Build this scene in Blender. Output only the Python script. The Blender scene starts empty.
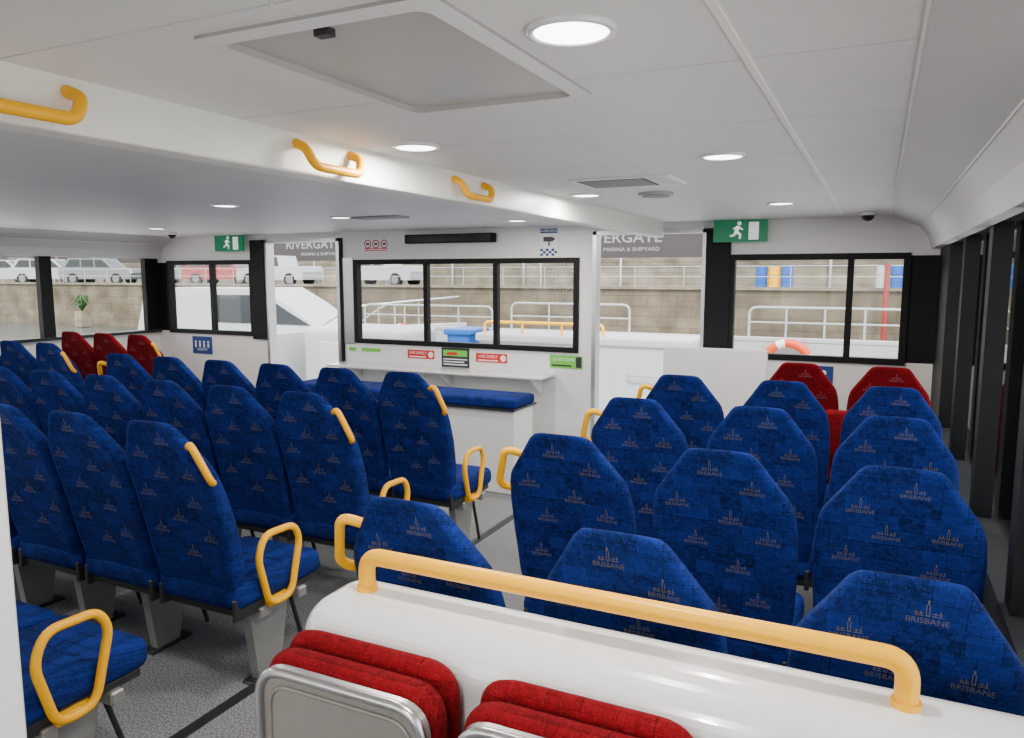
import bpy, bmesh, math, random
from mathutils import Vector, Matrix
random.seed(4)
scene = bpy.context.scene

# ------------------------------------------------------------------ materials
MATS = {}
def new_mat(name):
    m = bpy.data.materials.new(name); m.use_nodes = True
    MATS[name] = m
    return m, m.node_tree, m.node_tree.nodes['Principled BSDF']

def mat(name, col, rough=0.5, metal=0.0, noise=0.0, nscale=8.0, bump=0.0, bscale=60.0, coat=0.0, emit=None, estr=0.0, sheen=0.0, spec=0.5):
    m, nt, b = new_mat(name)
    b.inputs['Base Color'].default_value = (*col, 1)
    b.inputs['Roughness'].default_value = rough
    b.inputs['Metallic'].default_value = metal
    b.inputs['Coat Weight'].default_value = coat
    b.inputs['Sheen Weight'].default_value = sheen
    b.inputs['Specular IOR Level'].default_value = spec
    tc = nt.nodes.new('ShaderNodeTexCoord')
    if noise > 0:
        n = nt.nodes.new('ShaderNodeTexNoise'); n.inputs['Scale'].default_value = nscale
        n.inputs['Detail'].default_value = 5
        nt.links.new(tc.outputs['Object'], n.inputs['Vector'])
        mx = nt.nodes.new('ShaderNodeMix'); mx.data_type = 'RGBA'
        mx.inputs[6].default_value = (*[c*(1-noise) for c in col], 1)
        mx.inputs[7].default_value = (*[min(1, c*(1+noise)) for c in col], 1)
        nt.links.new(n.outputs['Fac'], mx.inputs[0])
        nt.links.new(mx.outputs[2], b.inputs['Base Color'])
    if bump > 0:
        n2 = nt.nodes.new('ShaderNodeTexNoise'); n2.inputs['Scale'].default_value = bscale
        nt.links.new(tc.outputs['Object'], n2.inputs['Vector'])
        bp = nt.nodes.new('ShaderNodeBump'); bp.inputs['Strength'].default_value = bump
        bp.inputs['Distance'].default_value = 0.01
        nt.links.new(n2.outputs['Fac'], bp.inputs['Height'])
        nt.links.new(bp.outputs['Normal'], b.inputs['Normal'])
    if emit:
        b.inputs['Emission Color'].default_value = (*emit, 1)
        b.inputs['Emission Strength'].default_value = estr
        m.cycles.emission_sampling = 'NONE'
    return m

def fabric(name, c1, c2, c3, mort, thread):
    m, nt, b = new_mat(name)
    b.inputs['Roughness'].default_value = 0.95
    b.inputs['Specular IOR Level'].default_value = 0.12
    tc = nt.nodes.new('ShaderNodeTexCoord')
    mp = nt.nodes.new('ShaderNodeMapping'); mp.inputs['Rotation'].default_value = (math.radians(-78), 0, 0)
    nt.links.new(tc.outputs['Object'], mp.inputs['Vector'])
    def brick(bw, rh, ms, off):
        br = nt.nodes.new('ShaderNodeTexBrick')
        br.inputs['Scale'].default_value = 1.0
        br.inputs['Brick Width'].default_value = bw
        br.inputs['Row Height'].default_value = rh
        br.inputs['Mortar Size'].default_value = ms
        br.inputs['Color1'].default_value = (*c1, 1)
        br.inputs['Color2'].default_value = (*c2, 1)
        br.inputs['Mortar'].default_value = (*mort, 1)
        br.offset = off; br.squash = 1.6; br.squash_frequency = 3
        nt.links.new(mp.outputs[0], br.inputs['Vector'])
        return br
    b1 = brick(0.062,0.046,0.0012,0.37); b2 = brick(0.019,0.012,0.0010,0.5)
    mxb = nt.nodes.new('ShaderNodeMix'); mxb.data_type='RGBA'; mxb.inputs[0].default_value = 0.42
    nt.links.new(b1.outputs['Color'], mxb.inputs[6]); nt.links.new(b2.outputs['Color'], mxb.inputs[7])
    no = nt.nodes.new('ShaderNodeTexNoise'); no.inputs['Scale'].default_value = 70; no.inputs['Detail'].default_value = 4
    nt.links.new(tc.outputs['Object'], no.inputs['Vector'])
    rp = nt.nodes.new('ShaderNodeValToRGB')
    rp.color_ramp.elements[0].position = 0.48; rp.color_ramp.elements[1].position = 0.64
    nt.links.new(no.outputs['Fac'], rp.inputs[0])
    mu = nt.nodes.new('ShaderNodeMath'); mu.operation='MULTIPLY'; mu.inputs[1].default_value=0.45
    nt.links.new(rp.outputs[0], mu.inputs[0])
    mx = nt.nodes.new('ShaderNodeMix'); mx.data_type = 'RGBA'
    nt.links.new(mu.outputs[0], mx.inputs[0])
    nt.links.new(mxb.outputs[2], mx.inputs[6])
    mx.inputs[7].default_value = (*c3, 1)
    vo = nt.nodes.new('ShaderNodeTexNoise'); vo.inputs['Scale'].default_value = 210; vo.inputs['Detail'].default_value = 1
    nt.links.new(tc.outputs['Object'], vo.inputs['Vector'])
    r2 = nt.nodes.new('ShaderNodeValToRGB'); r2.color_ramp.elements[0].position=0.60; r2.color_ramp.elements[1].position=0.70
    nt.links.new(vo.outputs['Fac'], r2.inputs[0])
    m3 = nt.nodes.new('ShaderNodeMath'); m3.operation='MULTIPLY'; m3.inputs[1].default_value=0.55; nt.links.new(r2.outputs[0], m3.inputs[0])
    mx2 = nt.nodes.new('ShaderNodeMix'); mx2.data_type = 'RGBA'
    nt.links.new(m3.outputs[0], mx2.inputs[0]); nt.links.new(mx.outputs[2], mx2.inputs[6]); mx2.inputs[7].default_value=(*thread,1)
    nt.links.new(mx2.outputs[2], b.inputs['Base Color'])
    n2 = nt.nodes.new('ShaderNodeTexNoise'); n2.inputs['Scale'].default_value = 350
    nt.links.new(tc.outputs['Object'], n2.inputs['Vector'])
    bp = nt.nodes.new('ShaderNodeBump'); bp.inputs['Strength'].default_value = 0.35; bp.inputs['Distance'].default_value = 0.004
    nt.links.new(n2.outputs['Fac'], bp.inputs['Height']); nt.links.new(bp.outputs['Normal'], b.inputs['Normal'])

fabric('blue_fabric', (0.0035,0.009,0.055), (0.0095,0.030,0.215), (0.010,0.028,0.21), (0.002,0.005,0.03), (0.030,0.045,0.19))
fabric('red_fabric', (0.10,0.001,0.003), (0.20,0.003,0.007), (0.22,0.004,0.009), (0.05,0.001,0.002), (0.20,0.015,0.025))
mat('logo_thread', (0.15,0.138,0.125), 0.9)
mat('logo_thread_red', (0.20,0.08,0.10), 0.9)
mat('yellow_paint', (0.98,0.47,0.0), 0.36, spec=0.3)
mat('white_gloss', (0.80,0.80,0.79), 0.18, coat=0.5)
mat('white_wall', (0.80,0.79,0.77), 0.45, noise=0.03, nscale=3)
mat('ceiling_panel', (0.80,0.785,0.76), 0.5, noise=0.03, nscale=2)
mat('ceiling_gap', (0.36,0.35,0.34), 0.7)
mat('beam_white', (0.88,0.86,0.80), 0.4)
mat('cove_grey', (0.64,0.64,0.63), 0.4)
mat('hatch_grey', (0.44,0.425,0.39), 0.3)
mat('black_frame', (0.006,0.0065,0.007), 0.55, spec=0.2)
mat('dark_sill', (0.022,0.023,0.025), 0.5, spec=0.3)
mat('aluminium', (0.55,0.56,0.58), 0.32, metal=0.85)
mat('seat_pan_grey', (0.25,0.23,0.215), 0.42, metal=0.35, noise=0.08, nscale=40)
mat('seat_leg_grey', (0.30,0.30,0.29), 0.4, metal=0.4)
mat('steel', (0.55,0.55,0.56), 0.28, metal=1.0)
mat('black_metal', (0.02,0.02,0.022), 0.45)
mat('screen_black', (0.008,0.008,0.01), 0.2)
mat('sign_white', (0.85,0.85,0.85), 0.5)
mat('sign_red', (0.62,0.01,0.01), 0.5)
mat('sign_green', (0.0,0.16,0.07), 0.4, emit=(0.0,0.30,0.12), estr=0.2)
mat('sign_blue', (0.01,0.04,0.22), 0.5)
mat('sign_lime', (0.15,0.55,0.06), 0.5)
mat('sign_dark', (0.03,0.03,0.035), 0.4)
mat('exit_white', (0.9,0.9,0.9), 0.4, emit=(1,1,1), estr=0.4)
mat('lamp_glow', (1,1,1), 0.4, emit=(1.0,0.96,0.88), estr=10.0)
mat('exterior_white', (0.44,0.45,0.46), 0.4)
mat('exterior_rail', (0.42,0.43,0.44), 0.35)
mat('deck_grey', (0.40,0.41,0.42), 0.6, noise=0.08, nscale=3)
mat('bounce_slab_pale', (0.66,0.65,0.62), 0.8, noise=0.06, nscale=1)  # pale colour of the added slabs that reflect daylight into the cabin
mat('buoy_orange', (0.75,0.06,0.005), 0.5)
mat('crate_blue', (0.01,0.10,0.42), 0.5)
mat('drum_white', (0.5,0.5,0.5), 0.5)
mat('car_white', (0.40,0.41,0.42), 0.25, coat=0.6)
mat('car_red', (0.30,0.01,0.01), 0.25, coat=0.6)
mat('car_silver', (0.20,0.21,0.22), 0.3, metal=0.4)
mat('car_glass', (0.015,0.02,0.025), 0.1)
mat('tyre', (0.012,0.012,0.012), 0.8)
mat('asphalt', (0.14,0.14,0.14), 0.9, noise=0.2, nscale=1)
mat('banner', (0.040,0.034,0.034), 0.6, noise=0.15, nscale=0.3)
mat('banner_text', (0.24,0.24,0.25), 0.6)
mat('water', (0.06,0.08,0.08), 0.15, bump=0.6, bscale=3)
mat('leaf', (0.03,0.09,0.015), 0.7, noise=0.3, nscale=5)

def carpet():
    m, nt, b = new_mat('carpet')
    b.inputs['Roughness'].default_value = 0.95
    tc = nt.nodes.new('ShaderNodeTexCoord')
    n = nt.nodes.new('ShaderNodeTexNoise'); n.inputs['Scale'].default_value = 130; n.inputs['Detail'].default_value = 3
    nt.links.new(tc.outputs['Object'], n.inputs['Vector'])
    r = nt.nodes.new('ShaderNodeValToRGB')
    r.color_ramp.elements[0].position = 0.36; r.color_ramp.elements[0].color = (0.080,0.083,0.088,1)
    r.color_ramp.elements[1].position = 0.66; r.color_ramp.elements[1].color = (0.29,0.295,0.30,1)
    nt.links.new(n.outputs['Fac'], r.inputs[0]); nt.links.new(r.outputs[0], b.inputs['Base Color'])
    bp = nt.nodes.new('ShaderNodeBump'); bp.inputs['Strength'].default_value = 0.3; bp.inputs['Distance'].default_value = 0.004
    nt.links.new(n.outputs['Fac'], bp.inputs['Height']); nt.links.new(bp.outputs['Normal'], b.inputs['Normal'])
carpet()

def stone(name, c1, c2, mo, bw, rh, ms):
    m, nt, b = new_mat(name)
    b.inputs['Roughness'].default_value = 0.9
    tc = nt.nodes.new('ShaderNodeTexCoord')
    mp = nt.nodes.new('ShaderNodeMapping'); mp.inputs['Rotation'].default_value = (math.radians(-90), 0, 0)
    nt.links.new(tc.outputs['Object'], mp.inputs['Vector'])
    br = nt.nodes.new('ShaderNodeTexBrick'); br.inputs['Scale'].default_value = 1
    br.inputs['Brick Width'].default_value = bw; br.inputs['Row Height'].default_value = rh; br.inputs['Mortar Size'].default_value = ms
    br.inputs['Color1'].default_value = (*c1,1); br.inputs['Color2'].default_value = (*c2,1); br.inputs['Mortar'].default_value = (*mo,1)
    nt.links.new(mp.outputs[0], br.inputs['Vector'])
    n = nt.nodes.new('ShaderNodeTexNoise'); n.inputs['Scale'].default_value = 0.9; n.inputs['Detail'].default_value = 7
    nt.links.new(tc.outputs['Object'], n.inputs['Vector'])
    r = nt.nodes.new('ShaderNodeValToRGB')
    r.color_ramp.elements[0].position = 0.3; r.color_ramp.elements[0].color = (0.50,0.47,0.43,1)
    r.color_ramp.elements[1].position = 0.7; r.color_ramp.elements[1].color = (1.2,1.18,1.15,1)
    nt.links.new(n.outputs['Fac'], r.inputs[0])
    mx = nt.nodes.new('ShaderNodeMix'); mx.data_type = 'RGBA'; mx.blend_type = 'MULTIPLY'; mx.inputs[0].default_value = 1
    nt.links.new(br.outputs['Color'], mx.inputs[6]); nt.links.new(r.outputs[0], mx.inputs[7])
    nt.links.new(mx.outputs[2], b.inputs['Base Color'])
stone('stone_wall', (0.155,0.128,0.09), (0.19,0.155,0.112), (0.11,0.09,0.068), 1.2, 0.42, 0.015)
stone('upper_stone', (0.25,0.22,0.17), (0.28,0.25,0.195), (0.17,0.15,0.12), 2.0, 0.6, 0.02)

def glass():
    m = bpy.data.materials.new('window_glass'); m.use_nodes = True; MATS['window_glass'] = m
    nt = m.node_tree; nt.nodes.clear()
    o = nt.nodes.new('ShaderNodeOutputMaterial'); t = nt.nodes.new('ShaderNodeBsdfTransparent')
    t.inputs[0].default_value = (0.92,0.93,0.92,1)
    g = nt.nodes.new('ShaderNodeBsdfGlossy'); g.inputs['Roughness'].default_value = 0.02
    fr = nt.nodes.new('ShaderNodeFresnel'); fr.inputs[0].default_value = 1.2
    mx = nt.nodes.new('ShaderNodeMixShader')
    nt.links.new(fr.outputs[0], mx.inputs[0]); nt.links.new(t.outputs[0], mx.inputs[1]); nt.links.new(g.outputs[0], mx.inputs[2])
    nt.links.new(mx.outputs[0], o.inputs[0])
glass()

# ------------------------------------------------------------------ mesh builder
def fillet(pts, rad, n=5, closed=False):
    pts = [Vector(p) for p in pts]; out = []
    N = len(pts)
    for i, p in enumerate(pts):
        if not closed and (i == 0 or i == N-1):
            out.append(p); continue
        a = pts[(i-1) % N]; c = pts[(i+1) % N]
        da = a-p; dc = c-p
        r = min(rad, da.length*0.48, dc.length*0.48)
        s = p + da.normalized()*r; e = p + dc.normalized()*r
        for k in range(n+1):
            t = k/n
            out.append(s*(1-t)**2 + p*2*t*(1-t) + e*t*t)
    return out

class MB:
    def __init__(s): s.v=[]; s.f=[]; s.m=[]; s.s=[]
    def add(s, vs, fs, m, smooth=False):
        o = len(s.v); s.v += [tuple(v) for v in vs]
        for f in fs:
            s.f.append([i+o for i in f]); s.m.append(m); s.s.append(smooth)
    def box(s, x0,x1,y0,y1,z0,z1, m, bev=0, seg=3, smooth=False, mtx=None):
        bm = bmesh.new(); bmesh.ops.create_cube(bm, size=1)
        for v in bm.verts:
            v.co = Vector(((x0+x1)/2+v.co.x*(x1-x0), (y0+y1)/2+v.co.y*(y1-y0), (z0+z1)/2+v.co.z*(z1-z0)))
        if bev > 0:
            bev = min(bev, 0.45*min(abs(x1-x0),abs(y1-y0),abs(z1-z0)))
            bmesh.ops.bevel(bm, geom=bm.edges[:]+bm.verts[:], offset=bev, segments=seg, profile=0.5, affect='EDGES')
        if mtx: bmesh.ops.transform(bm, matrix=mtx, verts=bm.verts[:])
        bm.verts.index_update()
        s.add([v.co.copy() for v in bm.verts], [[v.index for v in f.verts] for f in bm.faces], m, smooth)
        bm.free()
    def tube(s, pts, r, m, seg=10, closed=False, flat=1.0):
        pts = [Vector(p) for p in pts]
        q = [pts[0]]
        for p in pts[1:]:
            if (p-q[-1]).length > 1e-5: q.append(p)
        if closed and (q[0]-q[-1]).length < 1e-5: q.pop()
        pts = q; N = len(pts); vs=[]; fs=[]
        def tan(i):
            if closed: return (pts[(i+1)%N]-pts[(i-1)%N]).normalized()
            return (pts[min(i+1,N-1)]-pts[max(i-1,0)]).normalized()
        t0 = tan(0)
        up = Vector((1,0,0)) if abs(t0.x) < 0.7 else Vector((0,0,1))
        nrm = (up - t0*up.dot(t0)).normalized()
        for i in range(N):
            t = tan(i); nrm = (nrm - t*nrm.dot(t)).normalized(); bn = t.cross(nrm)
            for k in range(seg):
                a = 2*math.pi*k/seg
                vs.append(pts[i] + nrm*math.cos(a)*r*flat + bn*math.sin(a)*r)
        M = N if closed else N-1
        for i in range(M):
            for k in range(seg):
                a=i*seg+k; b=i*seg+(k+1)%seg; c=((i+1)%N)*seg+(k+1)%seg; d=((i+1)%N)*seg+k
                fs.append([a,b,c,d])
        s.add(vs, fs, m, True)
        if not closed:
            s.add(vs[:seg], [list(range(seg))[::-1]], m); s.add(vs[-seg:], [list(range(seg))], m)
    def disc(s, c, r, h, m, axis='Z', seg=28, r2=None):
        r2 = r if r2 is None else r2
        vs=[]
        for j,(rr,hh) in enumerate(((r,-h/2),(r2,h/2))):
            for k in range(seg):
                a=2*math.pi*k/seg; x=math.cos(a)*rr; y=math.sin(a)*rr
                p = {'Z':(x,y,hh),'Y':(x,hh,y),'X':(hh,x,y)}[axis]
                vs.append((c[0]+p[0],c[1]+p[1],c[2]+p[2]))
        s.add(vs, [[k,(k+1)%seg,seg+(k+1)%seg,seg+k] for k in range(seg)], m, True)
        s.add(vs, [list(range(seg))[::-1], list(range(seg,2*seg))], m)
    def prism(s, poly, axis, a0, a1, m, smooth=False):
        n=len(poly); vs=[]
        for a in (a0,a1):
            for p in poly:
                vs.append((a,p[0],p[1]) if axis=='X' else ((p[0],a,p[1]) if axis=='Y' else (p[0],p[1],a)))
        s.add(vs, [[k,(k+1)%n,n+(k+1)%n,n+k] for k in range(n)], m, smooth)
        s.add(vs, [list(range(n))[::-1], list(range(n,2*n))], m)
    def mesh(s, name):
        me = bpy.data.meshes.new(name); me.from_pydata(s.v, [], s.f)
        names = []
        for m in s.m:
            if m not in names: names.append(m)
        for n in names: me.materials.append(MATS[n])
        for p,mm,sm in zip(me.polygons, s.m, s.s):
            p.material_index = names.index(mm); p.use_smooth = sm
        bm = bmesh.new(); bm.from_mesh(me); bmesh.ops.recalc_face_normals(bm, faces=bm.faces[:]); bm.to_mesh(me); bm.free()
        me.update()
        return me
    def obj(s, name, loc=(0,0,0), rotz=0):
        return place(s.mesh(name), name, loc, rotz)

def place(me, name, loc=(0,0,0), rotz=0):
    o = bpy.data.objects.new(name, me); o.location = loc; o.rotation_euler[2] = rotz
    scene.collection.objects.link(o); return o

def text_geo(txt, size, align='CENTER', bold=0.0):
    cu = bpy.data.curves.new('t','FONT'); cu.body = txt; cu.size = size; cu.align_x = align; cu.align_y='CENTER'
    cu.resolution_u = 2; cu.offset = bold
    o = bpy.data.objects.new('t', cu); scene.collection.objects.link(o)
    bpy.context.view_layer.update()
    me = bpy.data.meshes.new_from_object(o.evaluated_get(bpy.context.evaluated_depsgraph_get()))
    vs = [v.co.copy() for v in me.vertices]; fs = [list(p.vertices) for p in me.polygons]
    bpy.data.objects.remove(o); bpy.data.curves.remove(cu); bpy.data.meshes.remove(me)
    return vs, fs
def add_text(mb, txt, size, cx, y, cz, m, bold=0.0, sx=1.0):
    vs, fs = text_geo(txt, size, bold=bold)
    mb.add([(cx+v.x*sx, y, cz+v.y) for v in vs], fs, m)

# ------------------------------------------------------------------ seats
LV = [ # z, halfwidth, halfthick
 (0.39,0.150,0.020),(0.405,0.185,0.038),(0.46,0.205,0.050),(0.58,0.221,0.053),(0.74,0.228,0.050),(0.86,0.226,0.046),
 (0.93,0.219,0.043),(0.968,0.209,0.041),(0.99,0.197,0.039),(1.045,0.158,0.035),(1.095,0.124,0.030),(1.116,0.110,0.024),(1.130,0.094,0.015),(1.135,0.073,0.005)]
def lerp_lv(z):
    for a,b in zip(LV, LV[1:]):
        if a[0] <= z <= b[0]:
            t=(z-a[0])/(b[0]-a[0]); return a[1]+(b[1]-a[1])*t, a[2]+(b[2]-a[2])*t
    return (LV[0][1:] if z<LV[0][0] else LV[-1][1:])
def yc(z): return -0.06 - 0.30*(z-0.45) + 0.03*math.sin(max(0,min(1,(z-0.45)/0.7))*math.pi)
def dish(x,w,h):
    u=min(1,abs(x)/w); return 0.018*max(0,1-(u/0.85)**4)*min(1,h/0.03)
def rear(x,z):
    w,h = lerp_lv(z); u=min(1,abs(x)/w); n=4.0
    return yc(z) - h*(1-u**n)**(1/n) + dish(x,w,h)
def back_mesh(mb, m):
    zs=[]
    for a,b in zip(LV, LV[1:]):
        k = 4 if b[0]-a[0] > 0.1 else (2 if b[0]-a[0]>0.03 else 1)
        for i in range(k): zs.append(a[0]+(b[0]-a[0])*i/k)
    zs.append(LV[-1][0])
    S=60; vs=[]; fs=[]; n=4.0
    for z in zs:
        w,h=lerp_lv(z)
        for k in range(S):
            a=2*math.pi*k/S; c=math.cos(a); sn=math.sin(a)
            x=w*math.copysign(abs(c)**(2/n),c); yy=h*math.copysign(abs(sn)**(2/n),sn)
            y=yc(z)+yy
            if sn<0: y += dish(x,w,h)
            vs.append((x,y,z))
    for i in range(len(zs)-1):
        for k in range(S):
            fs.append([i*S+k,i*S+(k+1)%S,(i+1)*S+(k+1)%S,(i+1)*S+k])
    fs.append(list(range(S))[::-1]); fs.append([(len(zs)-1)*S+k for k in range(S)])
    mb.add(vs,fs,m,True)
LK = 0.86
TXT = text_geo('BRISBANE', 0.0205*LK, bold=-0.0002)
def logo(mb, x0, z0, m):
    def P(x,z): return (x0+x, rear(x0+x,z0+z)-0.0018, z0+z)
    mb.add([P(v.x, v.y) for v in TXT[0]], TXT[1], m)
    k=0.82*LK
    for (a,b,c,d) in ((-0.005,0.005,0.016,0.019),(-0.005,-0.003,0.016,0.050),(0.003,0.005,0.016,0.050),(-0.002,0.002,0.050,0.064),(-0.034,-0.010,0.016,0.018),(-0.034,-0.010,0.023,0.0245),
                      (-0.030,-0.028,0.019,0.030),(-0.018,-0.016,0.019,0.030),(0.010,0.036,0.016,0.018),(0.010,0.034,0.024,0.0255),(0.030,0.032,0.019,0.034),(0.018,0.020,0.019,0.030)):
        a*=k;b*=k;c*=k;d*=k
        mb.add([P(a,c),P(b,c),P(b,d),P(a,d)], [[0,1,2,3]], m)

def seat_mesh(side, color, var):
    rnd = random.Random(var*17+3)
    mb = MB(); fab = color+'_fabric'; lg = 'logo_thread' if color=='blue' else 'logo_thread_red'
    back_mesh(mb, fab)
    cols = [(0.04,1.05),(-0.10,0.985),(0.12,0.93),(-0.02,0.90),(-0.13,0.83),(0.09,0.80),(-0.01,0.73),(0.14,0.67),(-0.12,0.66),(0.03,0.58)] if var%2==0 else [(-0.04,1.05),(0.09,0.99),(-0.13,0.93),(0.02,0.88),(0.14,0.84),(-0.08,0.79),(0.06,0.72),(-0.13,0.66),(0.12,0.61),(-0.02,0.57)]
    for (x,z) in cols: logo(mb, x+rnd.uniform(-0.012,0.012), z+rnd.uniform(-0.012,0.012), lg)
    mb.box(-0.222,0.222,-0.10,0.40,0.365,0.475, fab, 0.04, 4, True)
    mb.box(-0.205,0.205,-0.08,0.37,0.340,0.375, 'black_metal', 0.008, 1)
    for sx in (-1,1):
        mb.box(sx*0.200-0.010,sx*0.200+0.010,-0.10,0.06,0.33,0.42,'black_metal',0.004,1)
    mb.box(-0.225,0.225,0.02,0.07,0.30,0.345,'seat_leg_grey',0.006,1)
    mb.box(-0.225,0.225,0.24,0.29,0.30,0.345,'seat_leg_grey',0.006,1)
    px = {'R':0.14,'L':-0.14,'':0.0}[side]
    mb.prism([(0.06,0.01),(0.18,0.01),(0.24,0.305),(0.02,0.305)],'X',px-0.022,px+0.022,'seat_leg_grey')
    mb.box(px-0.04,px+0.04,0.02,0.24,0.0,0.012,'black_metal',0.004,1)
    mb.tube([(px,0.27,0.31),(px,0.36,0.01)],0.010,'black_metal',8)
    if side:
        s = 1 if side=='R' else -1
        pts = [(s*0.150,yc(1.05),1.045),(s*0.205,yc(1.06)-0.035,1.070),(s*0.250,yc(0.92)-0.045,0.925),(s*0.205,yc(0.91),0.905)]
        mb.tube(fillet(pts,0.045,6),0.0135,'yellow_paint',12)
        x=s*0.237
        pts = [(x,0.055,0.35),(x,0.0,0.56),(x,0.04,0.645),(x,0.205,0.64),(x,0.24,0.575),(x,0.18,0.35)]
        mb.tube(fillet(pts,0.05,6,True),0.0145,'yellow_paint',12,closed=True)
        mb.box(min(x,s*0.20),max(x,s*0.20),0.06,0.18,0.335,0.365,'yellow_paint',0.005,1)
    return mb.mesh('passenger_seat_'+color+side+str(var))
SM = {(sd,c,v): seat_mesh(sd,c,v) for sd in ('','R','L') for c,v in (('blue',0),('blue',1),('red',0))}
def seat(x, y, side='', color='blue', sx=1.0):
    v = 0 if color=='red' else random.randint(0,1)
    o = place(SM[(side,color,v)], 'passenger_seat' if color=='blue' else 'priority_passenger_seat', (x, y+0.30, 0))
    o.scale[0] = sx; return o

for r in range(4):
    y = 1.43+0.85*r
    xs = (-0.990,-0.458,0.078) if r==0 else (-0.935,-0.412,0.088)
    s_ = 0.92 if r==0 else 1.0
    seat(xs[0],y,'L',sx=s_); seat(xs[1],y,sx=s_); seat(xs[2],y,sx=s_)
seat(-0.41,4.86,'', 'red'); seat(0.085,4.86,'','red')
for r in range(4):
    y = (0.95,1.85,2.64,3.44)[r]; dx=(-0.01,-0.035,-0.015,0)[r]
    for k in range(6):
        if r==0 and k>3: continue
        seat(-2.34-0.46*k+dx, y, 'R' if k==0 else ('L' if k==5 else ''))
for r in range(3):
    y = 2.15+0.80*r
    for k in range(3):
        seat(-5.90-0.46*k, y, 'R' if k==0 else '')
for k in range(3):
    seat(-5.96-0.46*k, 4.62, 'R' if k==0 else '', 'red')

mb = MB()
mb.box(-0.09,0.09,-0.035,0.035,0.56,0.88,'red_fabric',0.03,3,True)
mb.box(-0.03,0.03,-0.02,0.02,0.0,0.60,'seat_leg_grey',0.004,1)
mb.box(-0.08,0.08,-0.04,0.04,0.0,0.012,'black_metal')
mb.obj('folding_cushion_seat',(-0.165,4.78,0))

# ------------------------------------------------------------------ room shell
CZ=2.075; YW=6.0; YB=-3.4; XR=0.40; XL=-7.30
mb=MB(); mb.box(XL-0.1,XR+0.1,YB-0.1,YW+0.1,-0.12,0,'carpet')
for x in (-2.33,-4.46,-0.885,0.0,-5.72):
    mb.box(x+0.10,x+0.15,0.2,5.0,-0.01,0.004,'black_metal')
mb.obj('floor')

mb=MB()
mb.box(XL-0.1,XR+0.1,YB-0.1,YW+0.1,CZ+0.012,CZ+0.1,'ceiling_gap')
xs_r=[-1.56,-0.86,-0.25,0.045]; xs_l=[-6.94,-6.1,-5.2,-4.3,-3.4,-2.5,-1.64]
ys=[YB+0.62*i for i in range(16)]
def panels(xs, ys):
    for a,b in zip(xs,xs[1:]):
        for c,d in zip(ys,ys[1:]):
            mb.box(a+0.0025,b-0.0025,c+0.0025,min(d,YW)-0.0025,CZ,CZ+0.02,'ceiling_panel')
panels(xs_r, [y for y in ys if y<YW]+[YW]); panels(xs_l,[YB+0.94*i for i in range(10)]+[YW])
mb.obj('ceiling')
mb=MB(); mb.box(-0.257,-0.243,YB,YW,CZ-0.005,CZ,'beam_white'); mb.obj('trim_ceiling')

def cove(name, f):
    mb=MB()
    P=[(0.045,CZ),(0.06,CZ-0.006),(0.23,CZ-0.075),(0.285,CZ-0.15),(0.30,CZ-0.20),(0.31,CZ-0.23),(0.36,CZ-0.23),(0.36,CZ+0.02),(0.045,CZ+0.02)]
    mb.prism([(f(a),b) for a,b in P],'Y',YB,YW,'cove_grey')
    for (a,b) in ((0.045,CZ-0.003),(0.232,CZ-0.078)):
        mb.tube([(f(a),YB,b),(f(a),YW,b)],0.004,'beam_white',6)
    mb.obj(name)
cove('trim_cove_right', lambda a:a); cove('trim_cove_left', lambda a:-6.90-a)
mb=MB(); mb.box(-1.64,-1.55,YB,YW,CZ-0.115,CZ+0.01,'beam_white',0.008,2); mb.obj('ceiling_beam')
for y in (0.05,0.955,1.90,2.81):
    mb=MB(); x=-1.55; z=CZ-0.030
    pts=[(x,-0.125,z),(x+0.040,-0.130,z-0.015),(x+0.055,-0.105,z-0.066),(x+0.055,0.105,z-0.066),(x+0.040,0.130,z-0.015),(x,0.125,z)]
    mb.tube(fillet(pts,0.03,6),0.014,'yellow_paint',12)
    mb.obj('ceiling_grab_handle',(0,y,0))

def side(name, f, win_ys, tag):
    mb=MB()
    def bx(a,b,*r,**k): mb.box(min(f(a),f(b)),max(f(a),f(b)),*r,**k)
    low = 0.72 if tag=='right' else 1.03
    bx(XR,XR+0.08,YB,YW+0.1,0,low,'dark_sill' if tag=='right' else 'white_wall')
    bx(0.35,XR+0.10,YB,YW,low,low+0.03,'dark_sill')
    bx(0.35,XR+0.08,YB,YW,1.86,CZ+0.1,'black_frame' if tag=='right' else 'white_wall')
    for (a,b) in win_ys: bx(0.365,0.43,a,b,low+0.03,1.86,'black_frame')
    mb.obj('wall_'+tag)
    g=MB()
    g.box(min(f(XR+0.04),f(XR+0.046)),max(f(XR+0.04),f(XR+0.046)),YB,YW,low+0.03,1.86,'window_glass'); g.obj('window_'+tag)
side('wall_right', lambda a:a, [(y,y+0.10) for y in (-3.3,-2.3,-1.3,-0.4,0.5,1.4,2.35,3.3,4.3)]+[(5.2,6.0)], 'right')
side('wall_left', lambda a:-6.90-a, [(5.83,6.0),(4.66,4.78),(3.5,3.62),(2.35,2.47),(1.2,1.32),(0.05,0.17),(-1.1,-0.98),(-2.25,-2.13),(-3.4,-3.3)], 'left')

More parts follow.
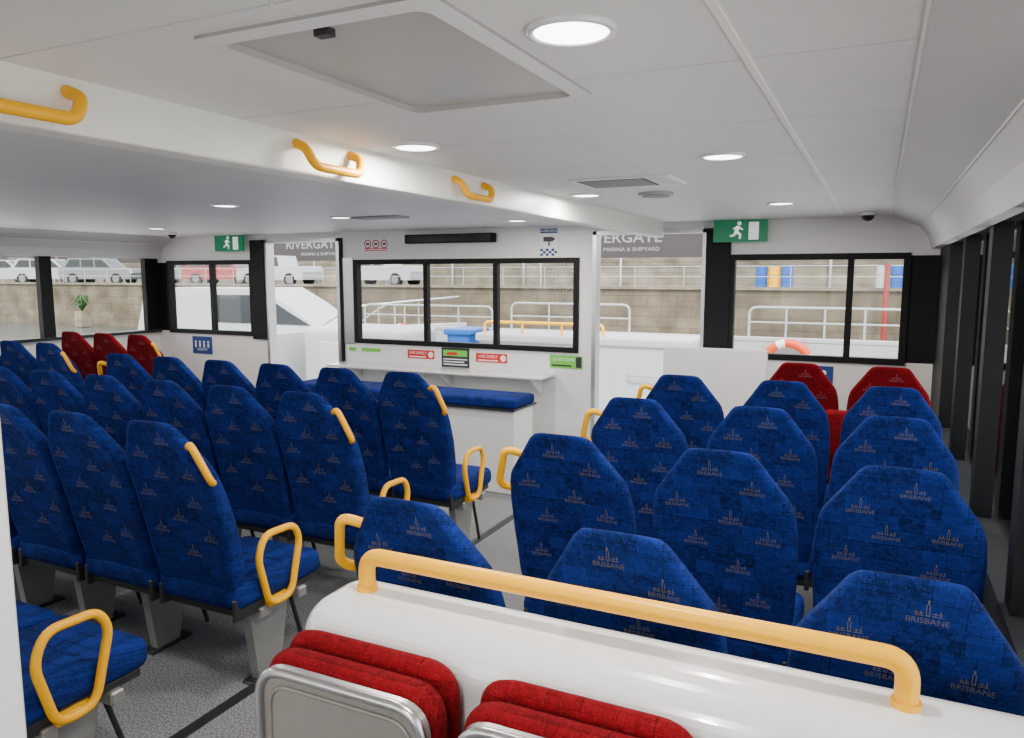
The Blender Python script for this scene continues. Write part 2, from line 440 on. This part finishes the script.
WZ0,WZ1=1.05,1.80
mb=MB()
def fw(x0,x1,z0,z1,m='white_wall'): mb.box(x0,x1,YW,YW+0.08,z0,z1,m)
fw(-1.21,0.45,0,WZ0); fw(-1.21,0.45,WZ1,CZ+0.1); fw(-1.21,-1.03,WZ0,WZ1,'black_frame'); fw(0.18,0.45,WZ0,WZ1,'black_frame')
fw(-7.35,-5.69,0,WZ0); fw(-7.35,-5.69,WZ1,CZ+0.1); fw(-5.87,-5.69,WZ0,WZ1,'black_frame'); fw(-7.35,-7.10,WZ0,WZ1,'black_frame')
fw(-4.74,-2.14,0,1.02); fw(-4.74,-2.14,1.80,CZ+0.1); fw(-4.74,-4.56,1.02,1.80); fw(-2.27,-2.14,1.02,1.80)
fw(-2.14,-1.21,2.02,CZ+0.1); fw(-5.69,-4.74,2.02,CZ+0.1)
mb.obj('wall_front')
mb=MB(); mb.box(-1.215,-1.03,YW-0.03,YW,1.0,2.02,'black_frame'); mb.obj('trim_pillar_right')
mb=MB(); mb.box(-5.87,-5.69,YW-0.03,YW,1.0,2.02,'black_frame'); mb.obj('trim_pillar_left')
mb=MB(); mb.box(-4.74,-4.58,YW-0.012,YW,1.0,1.83,'aluminium'); mb.box(-4.735,-4.70,YW-0.02,YW,0.0,2.02,'black_frame'); mb.obj('trim_door_jamb')

def window(name,x0,x1,z0,z1,mull,tr=0.045):
    mb=MB(); y0,y1=YW-0.02,YW+0.05
    mb.box(x0,x1,y0,y1,z0,z0+tr,'black_frame'); mb.box(x0,x1,y0,y1,z1-tr,z1,'black_frame')
    mb.box(x0,x0+tr,y0,y1,z0+tr,z1-tr,'black_frame'); mb.box(x1-tr,x1,y0,y1,z0+tr,z1-tr,'black_frame')
    for x in mull: mb.box(x-0.022,x+0.022,y0+0.005,y1-0.01,z0+tr,z1-tr,'black_frame')
    mb.box(x0+tr,x1-tr,YW+0.02,YW+0.026,z0+tr,z1-tr,'window_glass')
    mb.obj(name)
window('window_1',-1.04,0.19,WZ0-0.02,WZ1+0.02,[-0.19])
window('window_2',-4.57,-2.26,1.01,1.81,[-3.76,-3.04])
window('window_3',-7.11,-5.86,WZ0-0.02,WZ1+0.02,[-6.45])
def doorframe(name,x0,x1):
    mb=MB()
    mb.box(x0,x0+0.035,YW-0.015,YW+0.09,0,2.02,'aluminium'); mb.box(x1-0.035,x1,YW-0.015,YW+0.09,0,2.02,'aluminium')
    mb.box(x0,x1,YW-0.015,YW+0.09,1.99,2.02,'aluminium'); mb.box(x0,x1,YW-0.01,YW+0.09,0,0.02,'aluminium')
    mb.obj(name)
doorframe('door_1',-2.14,-1.21); doorframe('door_2',-5.69,-4.74)

mb=MB()
mb.box(XL,XR,YB-0.08,YB,0,0.8,'white_wall'); mb.box(XL,XR,YB-0.08,YB,1.95,CZ+0.1,'white_wall')
for x in (XL,-5.6,-3.9,-2.2,-0.9,XR-0.1): mb.box(x,x+0.1,YB-0.08,YB,0.8,1.95,'black_frame')
mb.obj('wall_rear')

# ------------------------------------------------------------------ ceiling fittings
def downlight(x,y,r=0.062,power=16):
    mb=MB()
    ring=[(x+math.cos(a)*r*1.13,y+math.sin(a)*r*1.13,CZ-0.002) for a in [2*math.pi*k/32 for k in range(32)]]
    mb.tube(ring,0.008,'white_gloss',8,closed=True)
    mb.disc((x,y,CZ-0.003),r*1.02,0.006,'lamp_glow')
    o1=mb.obj('downlight')
    l=bpy.data.lights.new('downlight_lamp','AREA'); l.shape='DISK'; l.size=r*1.6; l.energy=power; l.color=(1,0.95,0.87)
    o=bpy.data.objects.new('downlight_lamp',l); o.location=(x,y,CZ-0.012); scene.collection.objects.link(o); o.parent=o1
for x,y in ((-0.49,1.25),(-0.51,2.74),(-0.53,4.65),(-1.36,2.12),(-1.38,3.75),(-3.5,3.38),(-3.48,4.43),(-5.75,4.76),(-2.48,5.25),
            (-3.5,1.4),(-5.75,2.5),(-0.5,-0.4),(-0.5,-2.0),(-3.5,-0.6),(-5.75,0.5),(-2.0,-2.0),(-5,-2.0)):
    downlight(x,y)
mb=MB()  # roof hatch
hx0,hx1,hy0,hy1=-1.10,-0.61,1.00,1.70
def rr2(x0,x1,y0,y1,r): return [(p.x,p.y) for p in fillet([(x0,y0,0),(x1,y0,0),(x1,y1,0),(x0,y1,0)],r,6,True)]
O=rr2(hx0,hx1,hy0,hy1,0.02); I=rr2(hx0+0.035,hx1-0.035,hy0+0.035,hy1-0.035,0.03); J=rr2(hx0+0.045,hx1-0.045,hy0+0.045,hy1-0.045,0.04)
n=len(O)
def ringf(A,za,B,zb,m): mb.add([(p[0],p[1],za) for p in A]+[(p[0],p[1],zb) for p in B],[[k,(k+1)%n,n+(k+1)%n,n+k] for k in range(n)],m)
ringf(O,CZ-0.006,I,CZ-0.010,'ceiling_panel'); ringf(O,CZ-0.006,O,CZ,'ceiling_gap'); ringf(I,CZ-0.010,J,CZ-0.001,'hatch_grey')
mb.add([(p[0],p[1],CZ-0.001) for p in J],[list(range(n))],'hatch_grey')
mb.box(-0.875,-0.845,hy0+0.055,hy0+0.075,CZ-0.014,CZ-0.001,'black_metal')
mb.obj('ceiling_hatch')
mb=MB()
vx,vy=-1.02,3.3
mb.box(vx-0.22,vx+0.22,vy-0.16,vy+0.16,CZ-0.008,CZ,'beam_white')
mb.box(vx-0.19,vx+0.11,vy-0.13,vy+0.13,CZ-0.0095,CZ-0.0078,'black_frame')
for i in range(9):
    mb.box(vx-0.18,vx+0.10,vy-0.122+i*0.028,vy-0.115+i*0.028,CZ-0.011,CZ-0.009,'hatch_grey')
mb.box(vx+0.12,vx+0.19,vy-0.12,vy+0.12,CZ-0.0095,CZ-0.0078,'hatch_grey')
mb.obj('ceiling_air_vent')
mb=MB(); mb.disc((-1.04,3.84,CZ-0.006),0.09,0.012,'hatch_grey'); mb.disc((-1.04,3.84,CZ-0.014),0.07,0.008,'ceiling_gap'); mb.obj('ceiling_speaker')
mb=MB(); mb.box(-3.42,-3.02,4.45,4.62,CZ-0.012,CZ,'ceiling_gap',0.004,1); mb.obj('ceiling_air_vent')
def cctv(x,y):
    mb=MB(); mb.disc((x,y,CZ-0.013),0.05,0.024,'white_gloss')
    vs=[];fs=[];
    for i in range(6):
        ph=i/5*math.pi/2
        for k in range(20):
            a=2*math.pi*k/20; vs.append((x+0.04*math.cos(ph)*math.cos(a),y+0.04*math.cos(ph)*math.sin(a),CZ-0.024-0.038*math.sin(ph)))
    for i in range(5):
        for k in range(20): fs.append([i*20+k,i*20+(k+1)%20,(i+1)*20+(k+1)%20,(i+1)*20+k])
    mb.add(vs,fs,'screen_black',True); mb.obj('security_camera')
cctv(-0.09,5.55); cctv(-6.2,5.3)

# ------------------------------------------------------------------ signs
def board(name,x0,x1,z0,z1,m,build=None,y=YW-0.006,th=0.005):
    mb=MB(); mb.box(x0,x1,y-th,y,z0,z1,m)
    if build: build(mb,y-th-0.0012,x0,x1,z0,z1)
    mb.obj(name)
def exit_b(mb,y,x0,x1,z0,z1):
    W=x1-x0;H=z1-z0; cx=x0+W*0.46; cz=(z0+z1)/2
    def st(a,b,w):
        a=Vector((a[0],0,a[1]));b=Vector((b[0],0,b[1]));d=(b-a).normalized();n=Vector((-d.z,0,d.x))*w/2
        mb.add([(p.x,y,p.z) for p in (a+n,b+n,b-n,a-n)],[[0,1,2,3]],'exit_white')
    g=H/10
    st((cx,cz+2.2*g),(cx-0.8*g,cz-0.6*g),1.7*g); st((cx-0.8*g,cz-0.4*g),(cx+1.2*g,cz-1.6*g),1.1*g); st((cx+1.2*g,cz-1.4*g),(cx+0.8*g,cz-3.6*g),0.9*g)
    st((cx-0.8*g,cz-0.4*g),(cx-2*g,cz-2*g),1.1*g); st((cx-2*g,cz-2*g),(cx-3.6*g,cz-2.2*g),0.9*g)
    st((cx,cz+2*g),(cx-2.2*g,cz+1*g),0.8*g); st((cx,cz+2*g),(cx+2.2*g,cz+0.6*g),0.8*g)
    mb.disc((cx+0.6*g,y,cz+3.5*g),0.95*g,0.0008,'exit_white','Y',14)
    mb.box(x0+W*0.66,x0+W*0.84,y-0.0005,y,cz-4*g,cz+4*g,'exit_white')
board('exit_sign',-1.15,-0.76,1.91,2.07,'sign_green',exit_b,y=5.93,th=0.02)
board('exit_sign',-6.29,-5.90,1.91,2.07,'sign_green',exit_b,y=5.93,th=0.02)
def warn(mb,y,x0,x1,z0,z1):
    cx=(x0+x1)/2
    mb.box(x0+0.005,x1-0.005,y,y+0.001,z1-0.045,z1-0.006,'sign_blue'); add_text(mb,'WARNING',0.036,cx,y-0.001,z1-0.026,'sign_white')
    mb.box(cx-0.05,cx+0.04,y,y+0.001,z1-0.115,z1-0.075,'sign_dark'); mb.box(cx-0.005,cx+0.01,y,y+0.001,z1-0.15,z1-0.115,'sign_dark'); mb.box(cx+0.04,cx+0.055,y,y+0.001,z1-0.105,z1-0.085,'sign_dark')
    for i in range(6):
        for j in range(3):
            if (i+j)%2==0: mb.box(x0+0.006+i*0.026,x0+0.032+i*0.026,y,y+0.001,z0+0.006+j*0.02,z0+0.026+j*0.02,'sign_blue')
board('cctv_warning_sign',-2.62,-2.45,1.82,2.06,'sign_white',warn,y=YW-0.001)
def nosm(mb,y,x0,x1,z0,z1):
    for i in range(3):
        cx=x0+0.06+i*0.095; cz=z1-0.055
        pts=[(cx+0.036*math.cos(a),y,cz+0.036*math.sin(a)) for a in [2*math.pi*k/20 for k in range(20)]]
        mb.tube(pts,0.005,'sign_red',6,closed=True,flat=1)
        mb.box(cx-0.018,cx+0.018,y,y+0.001,cz-0.008,cz+0.01,'sign_dark')
    for j in range(2): mb.box(x0+0.02,x1-0.02,y,y+0.001,z0+0.012+j*0.016,z0+0.02+j*0.016,'sign_red')
board('no_smoking_sign',-4.46,-4.15,1.88,2.01,'sign_white',nosm,y=YW-0.001)
def redb(mb,y,x0,x1,z0,z1):
    add_text(mb,'LIVE SAFELY',0.036,x0+(x1-x0)*0.40,y,(z0+z1)/2+0.012,'sign_white'); mb.box(x0+0.02,x1-0.09,y,y+0.001,z0+0.012,z0+0.022,'sign_white')
    mb.disc((x1-0.036,y,(z0+z1)/2),0.028,0.001,'sign_white','Y',16)
board('safety_notice',-3.97,-3.68,0.890,0.970,'sign_red',redb,y=YW-0.001)
board('safety_notice',-3.24,-2.93,0.890,0.970,'sign_red',redb,y=YW-0.001)
def posterb(mb,y,x0,x1,z0,z1):
    mb.box(x0+0.02,x1-0.02,y,y+0.001,z0+0.10,z1-0.02,'sign_lime'); 
    for j in range(3): mb.box(x0+0.02,x1-0.02-0.03*(j%2),y,y+0.001,z0+0.02+j*0.024,z0+0.03+j*0.024,'sign_white')
    mb.box(x0+0.06,x1-0.12,y-0.001,y,z0+0.11,z1-0.04,'sign_red')
board('information_poster',-3.60,-3.31,0.828,1.005,'sign_dark',posterb,y=YW-0.001)
def greenb(mb,y,x0,x1,z0,z1):
    add_text(mb,'QUIET ZONE',0.034,(x0+x1)/2-0.02,y,(z0+z1)/2+0.02,'sign_white'); mb.box(x0+0.02,x1-0.1,y,y+0.001,z0+0.015,z0+0.03,'sign_dark')
    mb.box(x1-0.06,x1-0.01,y,y+0.001,z0+0.01,z1-0.01,'sign_dark')
board('green_notice',-2.52,-2.22,0.875,0.985,'sign_lime',greenb,y=YW-0.001)
board('green_sticker',-4.50,-4.28,0.93,0.965,'sign_lime',None,y=YW-0.001)
board('green_sticker',-4.65,-4.57,0.93,0.965,'sign_lime',None,y=YW-0.001)
def blueb(mb,y,x0,x1,z0,z1):
    for i in range(4):
        cx=x0+0.05+i*0.062; mb.disc((cx,y,z1-0.06),0.014,0.001,'sign_white','Y',12); mb.box(cx-0.012,cx+0.012,y,y+0.001,z1-0.12,z1-0.077,'sign_white')
    add_text(mb,'PRIORITY',0.036,(x0+x1)/2,y,z0+0.045,'sign_white')
board('priority_seating_sign',-6.78,-6.49,0.81,1.00,'sign_blue',blueb,y=YW-0.001)
def pk(mb,y,x0,x1,z0,z1):
    mb.disc(((x0+x1)/2,y,z1-0.05),0.02,0.001,'sign_white','Y',12); mb.box(x0+0.02,x1-0.02,y,y+0.001,z0+0.02,z0+0.07,'sign_white')
board('wheelchair_sign',-0.40,-0.27,0.80,1.0,'sign_blue',pk,y=YW-0.001)
mb=MB()
mb.box(-3.95,-3.03,YW-0.06,YW,1.95,2.03,'black_frame',0.006,1); mb.box(-3.92,-3.06,YW-0.063,YW-0.058,1.96,2.02,'screen_black')
mb.obj('led_display')

# ------------------------------------------------------------------ furniture by front wall
mb=MB()
mb.box(-4.70,-2.47,5.70,6.0,0.80,0.825,'white_gloss',0.008,2)
for x in (-4.5,-3.5,-2.6): mb.prism([(5.99,0.80),(5.75,0.80),(5.99,0.62)],'X',x-0.012,x+0.012,'white_wall')
mb.obj('wall_counter')
mb=MB()
mb.box(-4.55,-2.42,5.07,5.42,0.0,0.65,'white_wall',0.01,2)
mb.box(-4.57,-2.40,5.04,5.45,0.65,0.665,'black_metal')
mb.box(-4.56,-2.41,5.05,5.44,0.66,0.74,'blue_fabric',0.025,3,True)
mb.obj('bench_seat')
mb=MB()
mb.box(-1.42,-0.68,5.55,5.585,0.05,1.14,'white_wall',0.01,2)
mb.box(-1.40,-1.36,5.53,5.605,0,0.06,'aluminium'); mb.box(-0.74,-0.70,5.53,5.605,0,0.06,'aluminium')
mb.obj('partition_screen')
mb=MB()
mb.box(-2.0,-1.240,0.66,0.72,0,1.94,'white_gloss',0.012,3)
mb.box(-2.04,-2.0,0.655,0.725,0,1.96,'white_gloss',0.01,2)
mb.obj('wall_partition')

# ------------------------------------------------------------------ divider with rail and tip-up seats
mb=MB()
mb.box(-1.065,0.345,1.142,1.375,0.0,1.0,'white_gloss',0.085,12)
mb.obj('divider_bulkhead')
mb=MB()
y=1.265
pts=[(-0.950,y,1.0),(-0.950,y,1.075),(0.072,y,1.075),(0.072,y,1.0)]
mb.tube(fillet(pts,0.06,8),0.018,'yellow_paint',16)
for x in (-0.950,0.072): mb.disc((x,y,1.005),0.022,0.010,'yellow_paint')
mb.obj('divider_handrail')
def rrect(x0,x1,z0,z1,y,r): return fillet([(x0,y,z0),(x1,y,z0),(x1,y,z1),(x0,y,z1)],r,7,True)
def rpad(mb,w,y0,y1,z0,z1,m,rc=0.07,re=0.022):
    rings=[]
    for t,e in ((0,1),(0.3,0.30),(1,0)):
        rings.append((y0+re*t, re*e))
    for t,e in ((1,0),(0.3,0.30),(0,1)):
        rings.append((y1-re*t, re*e))
    vs=[];fs=[]
    for (y,ins) in rings:
        P=rrect(-w+ins,w-ins,z0+ins,z1-ins,y,rc-ins*0.5); n=len(P); vs+= [tuple(p) for p in P]
    for j in range(len(rings)-1):
        for k in range(n): fs.append([j*n+k,j*n+(k+1)%n,(j+1)*n+(k+1)%n,(j+1)*n+k])
    fs.append(list(range(n))[::-1]); fs.append([(len(rings)-1)*n+k for k in range(n)])
    mb.add(vs,fs,m,True)
def flip(x):
    mb=MB(); w=0.195
    rpad(mb,w,1.092,1.141,0.52,0.968,'red_fabric')
    rpad(mb,w,1.034,1.094,0.50,0.952,'red_fabric')
    P=rrect(-0.188,0.188,0.49,0.938,1.020,0.065)
    n=len(P)
    mb.add([(p.x,1.018,p.z) for p in P],[list(range(n))],'seat_pan_grey')
    mb.add([(p.x,1.018,p.z) for p in P]+[(p.x,1.034,p.z) for p in P],[[k,(k+1)%n,n+(k+1)%n,n+k] for k in range(n)],'aluminium',True)
    mb.tube(rrect(-0.182,0.182,0.497,0.931,1.016,0.062),0.0095,'steel',10,closed=True)
    mb.tube(rrect(-0.158,0.158,0.525,0.903,1.0165,0.05),0.004,'seat_pan_grey',8,closed=True)
    mb.box(-0.17,-0.14,1.03,1.14,0.44,0.53,'aluminium',0.005,1); mb.box(0.14,0.17,1.03,1.14,0.44,0.53,'aluminium',0.005,1)
    for xx in (-0.155,0.155): mb.disc((xx,1.03,0.48),0.018,0.05,'steel','X',16)
    mb.obj('tip_up_seat',(x,0,0))
for x in (-0.838,-0.404,0.030): flip(x)

# ------------------------------------------------------------------ exterior
mb=MB()
mb.box(-7.3,0.45,6.1,9.6,-0.10,-0.005,'deck_grey'); mb.obj('fore_deck')
mb=MB()
mb.box(-7.3,0.45,9.5,9.6,0,0.88,'exterior_white'); mb.box(-7.3,-7.2,6.1,9.5,0,0.88,'exterior_white'); mb.box(0.35,0.45,6.1,9.5,0,0.88,'exterior_white')
mb.box(-7.33,0.48,9.49,9.63,0.88,0.92,'exterior_white')
mb.obj('deck_bulwark')
def railing(name,x0,x1,y,z0,z1,n,m='exterior_rail',mid=1,r=0.015):
    mb=MB()
    mb.tube(fillet([(x0,y,z0),(x0,y,z1),(x1,y,z1),(x1,y,z0)],0.1,6),r,m,10)
    for i in range(1,n): 
        x=x0+(x1-x0)*i/n; mb.tube([(x,y,z0),(x,y,z1)],r*0.8,m,8)
    for j in range(mid):
        z=z0+(z1-z0)*(j+1)/(mid+1); mb.tube([(x0,y,z),(x1,y,z)],r*0.7,m,8)
    mb.obj(name)
railing('deck_railing',-7.1,-4.9,9.56,0.92,1.22,4)
railing('deck_railing',-4.6,-2.9,9.56,0.92,1.28,3)
railing('deck_railing',-1.4,0.3,9.56,0.92,1.28,4)
railing('yellow_deck_rail',-4.55,-2.95,8.66,0.932,1.07,3,'yellow_paint',0,0.020)
def buoy(x,y,z):
    mb=MB(); 
    for q in range(4):
        for part,(a0,a1,m) in enumerate(((0,0.75,'buoy_orange'),(0.75,1,'sign_white'))):
            pts=[(x+0.25*math.cos((q+a0+(a1-a0)*k/6)*math.pi/2+0.5),y,z+0.25*math.sin((q+a0+(a1-a0)*k/6)*math.pi/2+0.5)) for k in range(7)]
            mb.tube(pts,0.05,m,12)
    mb.obj('lifebuoy')
buoy(-0.93,9.40,0.62); buoy(-6.3,9.40,0.66)
mb=MB(); mb.box(-5.15,-4.80,8.7,9.2,0,0.94,'crate_blue',0.04,3); mb.box(-5.18,-4.77,8.67,9.23,0.88,0.96,'crate_blue',0.02,2); mb.obj('blue_storage_box')
mb=MB(); mb.box(-4.62,-1.9,8.6,9.3,0,0.90,'exterior_white',0.06,3); mb.box(-4.65,-1.87,8.57,9.33,0.82,0.93,'exterior_white',0.03,3)
for x in (-3.7,-2.8): mb.box(x-0.006,x+0.006,8.592,8.60,0.1,0.80,'drum_white')
mb.tube(fillet([(-2.6,8.60,0.5),(-2.6,8.53,0.5),(-2.1,8.53,0.5),(-2.1,8.60,0.5)],0.03,4),0.012,'steel',8); mb.obj('deck_locker')
mb=MB(); mb.box(-6.9,-5.4,7.9,8.9,0,0.98,'exterior_white',0.08,4); mb.box(-6.6,-5.7,7.88,7.90,0.2,0.8,'drum_white',0.01,1); mb.obj('deck_locker')
mb=MB()
for x in (-1.75,-1.45): mb.disc((x,7.4,0.24),0.07,0.42,'exterior_rail'); mb.disc((x,7.4,0.46),0.09,0.04,'exterior_rail')
mb.box(-1.9,-1.3,7.28,7.52,0,0.03,'exterior_rail'); mb.obj('mooring_bollard')
mb=MB(); mb.box(-120,90,-60,29.8,-1.6,-1.3,'water'); mb.obj('water_ground')
for a in ((-16,-7.6,-8,10.5),(0.8,9,-8,11)):
    mb=MB(); mb.box(*a,-1.29,-0.35,'bounce_slab_pale'); mb.obj('bounce_slab')  # slabs beside the hull, added to bounce light up to the ceiling
mb=MB(); mb.box(-7.4,0.6,-14,-4.0,-1.29,-0.1,'bounce_slab_pale'); mb.obj('bounce_slab')  # another added reflector slab, unseen behind the cabin

def boat(loc,rz,L=9.0):
    mb=MB(); st=[]; N=12
    for i in range(N+1):
        t=i/N; w=1.5*(1-t**3.2)+0.03; zt=1.0+0.35*t*t
        st.append([(-w,t*L,zt),(-w*0.97,t*L,0.35),(-w*0.7,t*L+0.0,-0.2),(0,t*L-0.1*0,-0.5),(w*0.7,t*L,-0.2),(w*0.97,t*L,0.35),(w,t*L,zt)])
    vs=[p for s_ in st for p in s_]; fs=[]
    for i in range(N):
        for k in range(6): fs.append([i*7+k,i*7+k+1,(i+1)*7+k+1,(i+1)*7+k])
        fs.append([i*7+6,i*7,(i+1)*7,(i+1)*7+6])
    fs.append([0,1,2,3,4,5,6]); fs.append([N*7+k for k in range(7)][::-1])
    mb.add(vs,fs,'exterior_white')
    mb.prism([(1.0,0.98),(5.9,1.1),(5.0,1.75),(4.3,2.15),(1.3,2.15)],'X',-1.1,1.1,'exterior_white')
    mb.prism([(4.42,2.0),(5.0,1.62),(5.55,1.3),(3.2,1.35),(3.2,2.0)],'X',-1.115,1.115,'car_glass')
    mb.tube(fillet([(-1.35,5.6,1.1),(-1.2,6.6,1.75),(-0.3,8.8,1.95),(0.3,8.8,1.95),(1.2,6.6,1.75),(1.35,5.6,1.1)],0.4,6),0.025,'steel',8)
    for s_ in (-1,1):
        for t in (0.72,0.85): 
            w=(1.5*(1-t**3.2)); mb.tube([(s_*w*0.92,t*L,1.15),(s_*w*0.86,t*L,1.78)],0.018,'steel',8)
    return mb.obj('moored_boat',loc,rz)
boat((-17.5,13.5,-0.80),math.radians(-75))

mb=MB(); mb.box(-110,60,30,31,-1.6,1.1,'stone_wall'); mb.box(-110,60,29.9,31.1,1.1,1.2,'upper_stone'); mb.obj('retaining_wall')
mb=MB(); mb.box(-110,60,31.15,40.9,-1.6,1.05,'asphalt'); mb.obj('road_ground')
mb=MB(); mb.box(-110,60,41,42,-1.6,2.2,'upper_stone')
for i in range(7): mb.box(-110,60,42+i*1.2,43.4+i*1.2,0.9,2.1+0.45*i,'upper_stone')
mb.obj('terrace_wall')
mb=MB()
for z in (1.6,2.0): mb.tube([(-110,30.3,z),(60,30.3,z)],0.016,'aluminium',6)
for i in range(86): mb.tube([(-109+i*2,30.3,1.2),(-109+i*2,30.3,2.0)],0.016,'aluminium',6)
mb.obj('road_railing')
# pallets of coloured goods and a red marker pole on the quay
for (px,cols) in ((-3.9,('crate_blue','yellow_paint','crate_blue')),(0.6,('drum_white','crate_blue','drum_white'))):
    mb=MB()
    mb.box(px-0.75,px+0.75,32.4,33.4,1.055,1.17,'upper_stone')
    for i,c in enumerate(cols):
        x=px-0.5+i*0.5
        mb.disc((x,32.9,1.17+0.42),0.23,0.84,c); 
        for zz in (1.40,1.70): mb.disc((x,32.9,zz),0.245,0.03,c)
        mb.disc((x,32.9,2.02),0.20,0.03,'sign_white')
    mb.obj('drum_pallet')
mb=MB(); mb.disc((0.22,29.3,0.35),0.09,3.3,'car_red','Z',14); mb.disc((0.22,29.3,2.0),0.12,0.08,'car_red','Z',14); mb.obj('red_marker_pole')
def banner(cx,w=10.2):
    x0=cx-w/2; x1=cx+w/2
    mb=MB(); mb.box(x0,x1,40.6,40.7,2.6,4.6,'banner')
    for x in (x0+0.3,(x0+x1)/2,x1-0.3): mb.box(x-0.06,x+0.06,40.7,40.8,1.055,4.6,'steel')
    add_text(mb,'RIVERGATE',0.76,cx,40.58,3.66,'banner_text',0.010,1.2); add_text(mb,'MARINA & SHIPYARD',0.28,cx+0.6,40.58,3.05,'banner_text',0.004,1.2)
    mb.obj('advertising_banner')
for k in range(-5,3): banner(-12.9+10.7*k)
def car(x,y,paint,rz=0,ute=False):
    mb=MB(); W=0.92
    body=[(-2.3,0.35),(2.3,0.35),(2.35,0.75),(2.25,0.95),(1.1,1.08),(-2.25,1.10),(-2.35,0.8)]
    mb.prism(body,'Y',-W,W,paint)
    if ute:
        roof=[(1.15,1.06),(0.55,1.68),(-0.55,1.70),(-0.75,1.06)]; gl=[(0.98,1.10),(0.5,1.60),(-0.48,1.62),(-0.60,1.10)]
    else:
        roof=[(1.2,1.06),(0.55,1.66),(-1.7,1.70),(-2.2,1.08)]; gl=[(1.0,1.10),(0.5,1.58),(-1.6,1.61),(-1.95,1.12)]
    mb.prism(roof,'Y',-W*0.86,W*0.86,paint); mb.prism(gl,'Y',-W*0.87,W*0.87,'car_glass')
    for px in ((0.1,) if ute else (0.0,-0.9)): mb.box(px-0.04,px+0.04,-W*0.88,W*0.88,1.1,1.62,paint)
    f=[(1.16,1.09),(0.60,1.62)]
    mb.add([(f[0][0]+0.02,-0.68,f[0][1]),(f[0][0]+0.02,0.68,f[0][1]),(f[1][0]+0.02,0.62,f[1][1]),(f[1][0]+0.02,-0.62,f[1][1])],[[0,1,2,3]],'car_glass')
    for s_ in (-1,1): mb.box(2.28,2.36,s_*0.7-0.15,s_*0.7+0.15,0.70,0.85,'sign_white',0.02,1)
    for wx in (-1.4,1.45):
        for s_ in (-1,1):
            mb.disc((wx,s_*0.84,0.36),0.36,0.22,'tyre','Y',22); mb.disc((wx,s_*0.90,0.36),0.22,0.12,'car_silver','Y',14)
    mb.obj('pickup_truck' if ute else 'car',(x,y,1.055),rz)
car(-56,33.5,'car_white',0.5); car(-51.0,33.5,'car_white',0.5); car(-45.8,33.5,'car_silver',0.4)
car(-36.5,35,'car_red',0.3); car(-31.2,34,'car_white',3.2,True); car(-24.0,34,'car_white',3.14,True)
car(-62,34,'car_silver',0.4); car(-41.0,36,'car_silver',0.2)
mb=MB(); rr=random.Random(3)
for i in range(26):
    a=rr.uniform(0,6.28); l=rr.uniform(0.4,0.75); up=rr.uniform(0.4,1.0)
    p0=Vector((0,0,0)); p1=Vector((math.cos(a)*l*0.5,math.sin(a)*l*0.5,up)); p2=Vector((math.cos(a)*l,math.sin(a)*l,up*0.6))
    n=Vector((-math.sin(a),math.cos(a),0))*0.06
    mb.add([p0-n*0.4,p0+n*0.4,p1+n,p1-n,p2],[[0,1,2,3],[3,2,4]],'leaf')
mb.box(-0.3,0.3,-0.3,0.3,-0.9,0.02,'upper_stone',0.04,2)
mb.obj('potted_palm',(-41,28.6,-0.4))

# ------------------------------------------------------------------ world & sun
w=bpy.data.worlds.new('World'); scene.world=w; w.use_nodes=True
nt=w.node_tree; bg=nt.nodes['Background']
tc=nt.nodes.new('ShaderNodeTexCoord'); sp=nt.nodes.new('ShaderNodeSeparateXYZ'); nt.links.new(tc.outputs['Generated'],sp.inputs[0])
r=nt.nodes.new('ShaderNodeValToRGB'); nt.links.new(sp.outputs['Z'],r.inputs[0])
r.color_ramp.elements[0].position=0.0; r.color_ramp.elements[0].color=(0.96,0.95,0.93,1)
r.color_ramp.elements[1].position=0.8; r.color_ramp.elements[1].color=(0.80,0.86,0.95,1)
nt.links.new(r.outputs[0],bg.inputs[0]); bg.inputs[1].default_value=4.7
s=bpy.data.lights.new('sun','SUN'); s.energy=6.5; s.angle=math.radians(12); s.color=(1,0.94,0.85)
so=bpy.data.objects.new('sun',s); so.rotation_euler=(math.radians(38),0,math.radians(25)); scene.collection.objects.link(so)

# ------------------------------------------------------------------ camera
cam=bpy.data.cameras.new('camera'); cam.sensor_width=36; cam.lens=760/1024*36; cam.clip_start=0.02; cam.clip_end=500
co=bpy.data.objects.new('camera',cam); co.location=(0,0,1.665); co.rotation_euler=(math.radians(90-7.05),0,math.radians(25.66))
scene.collection.objects.link(co); scene.camera=co
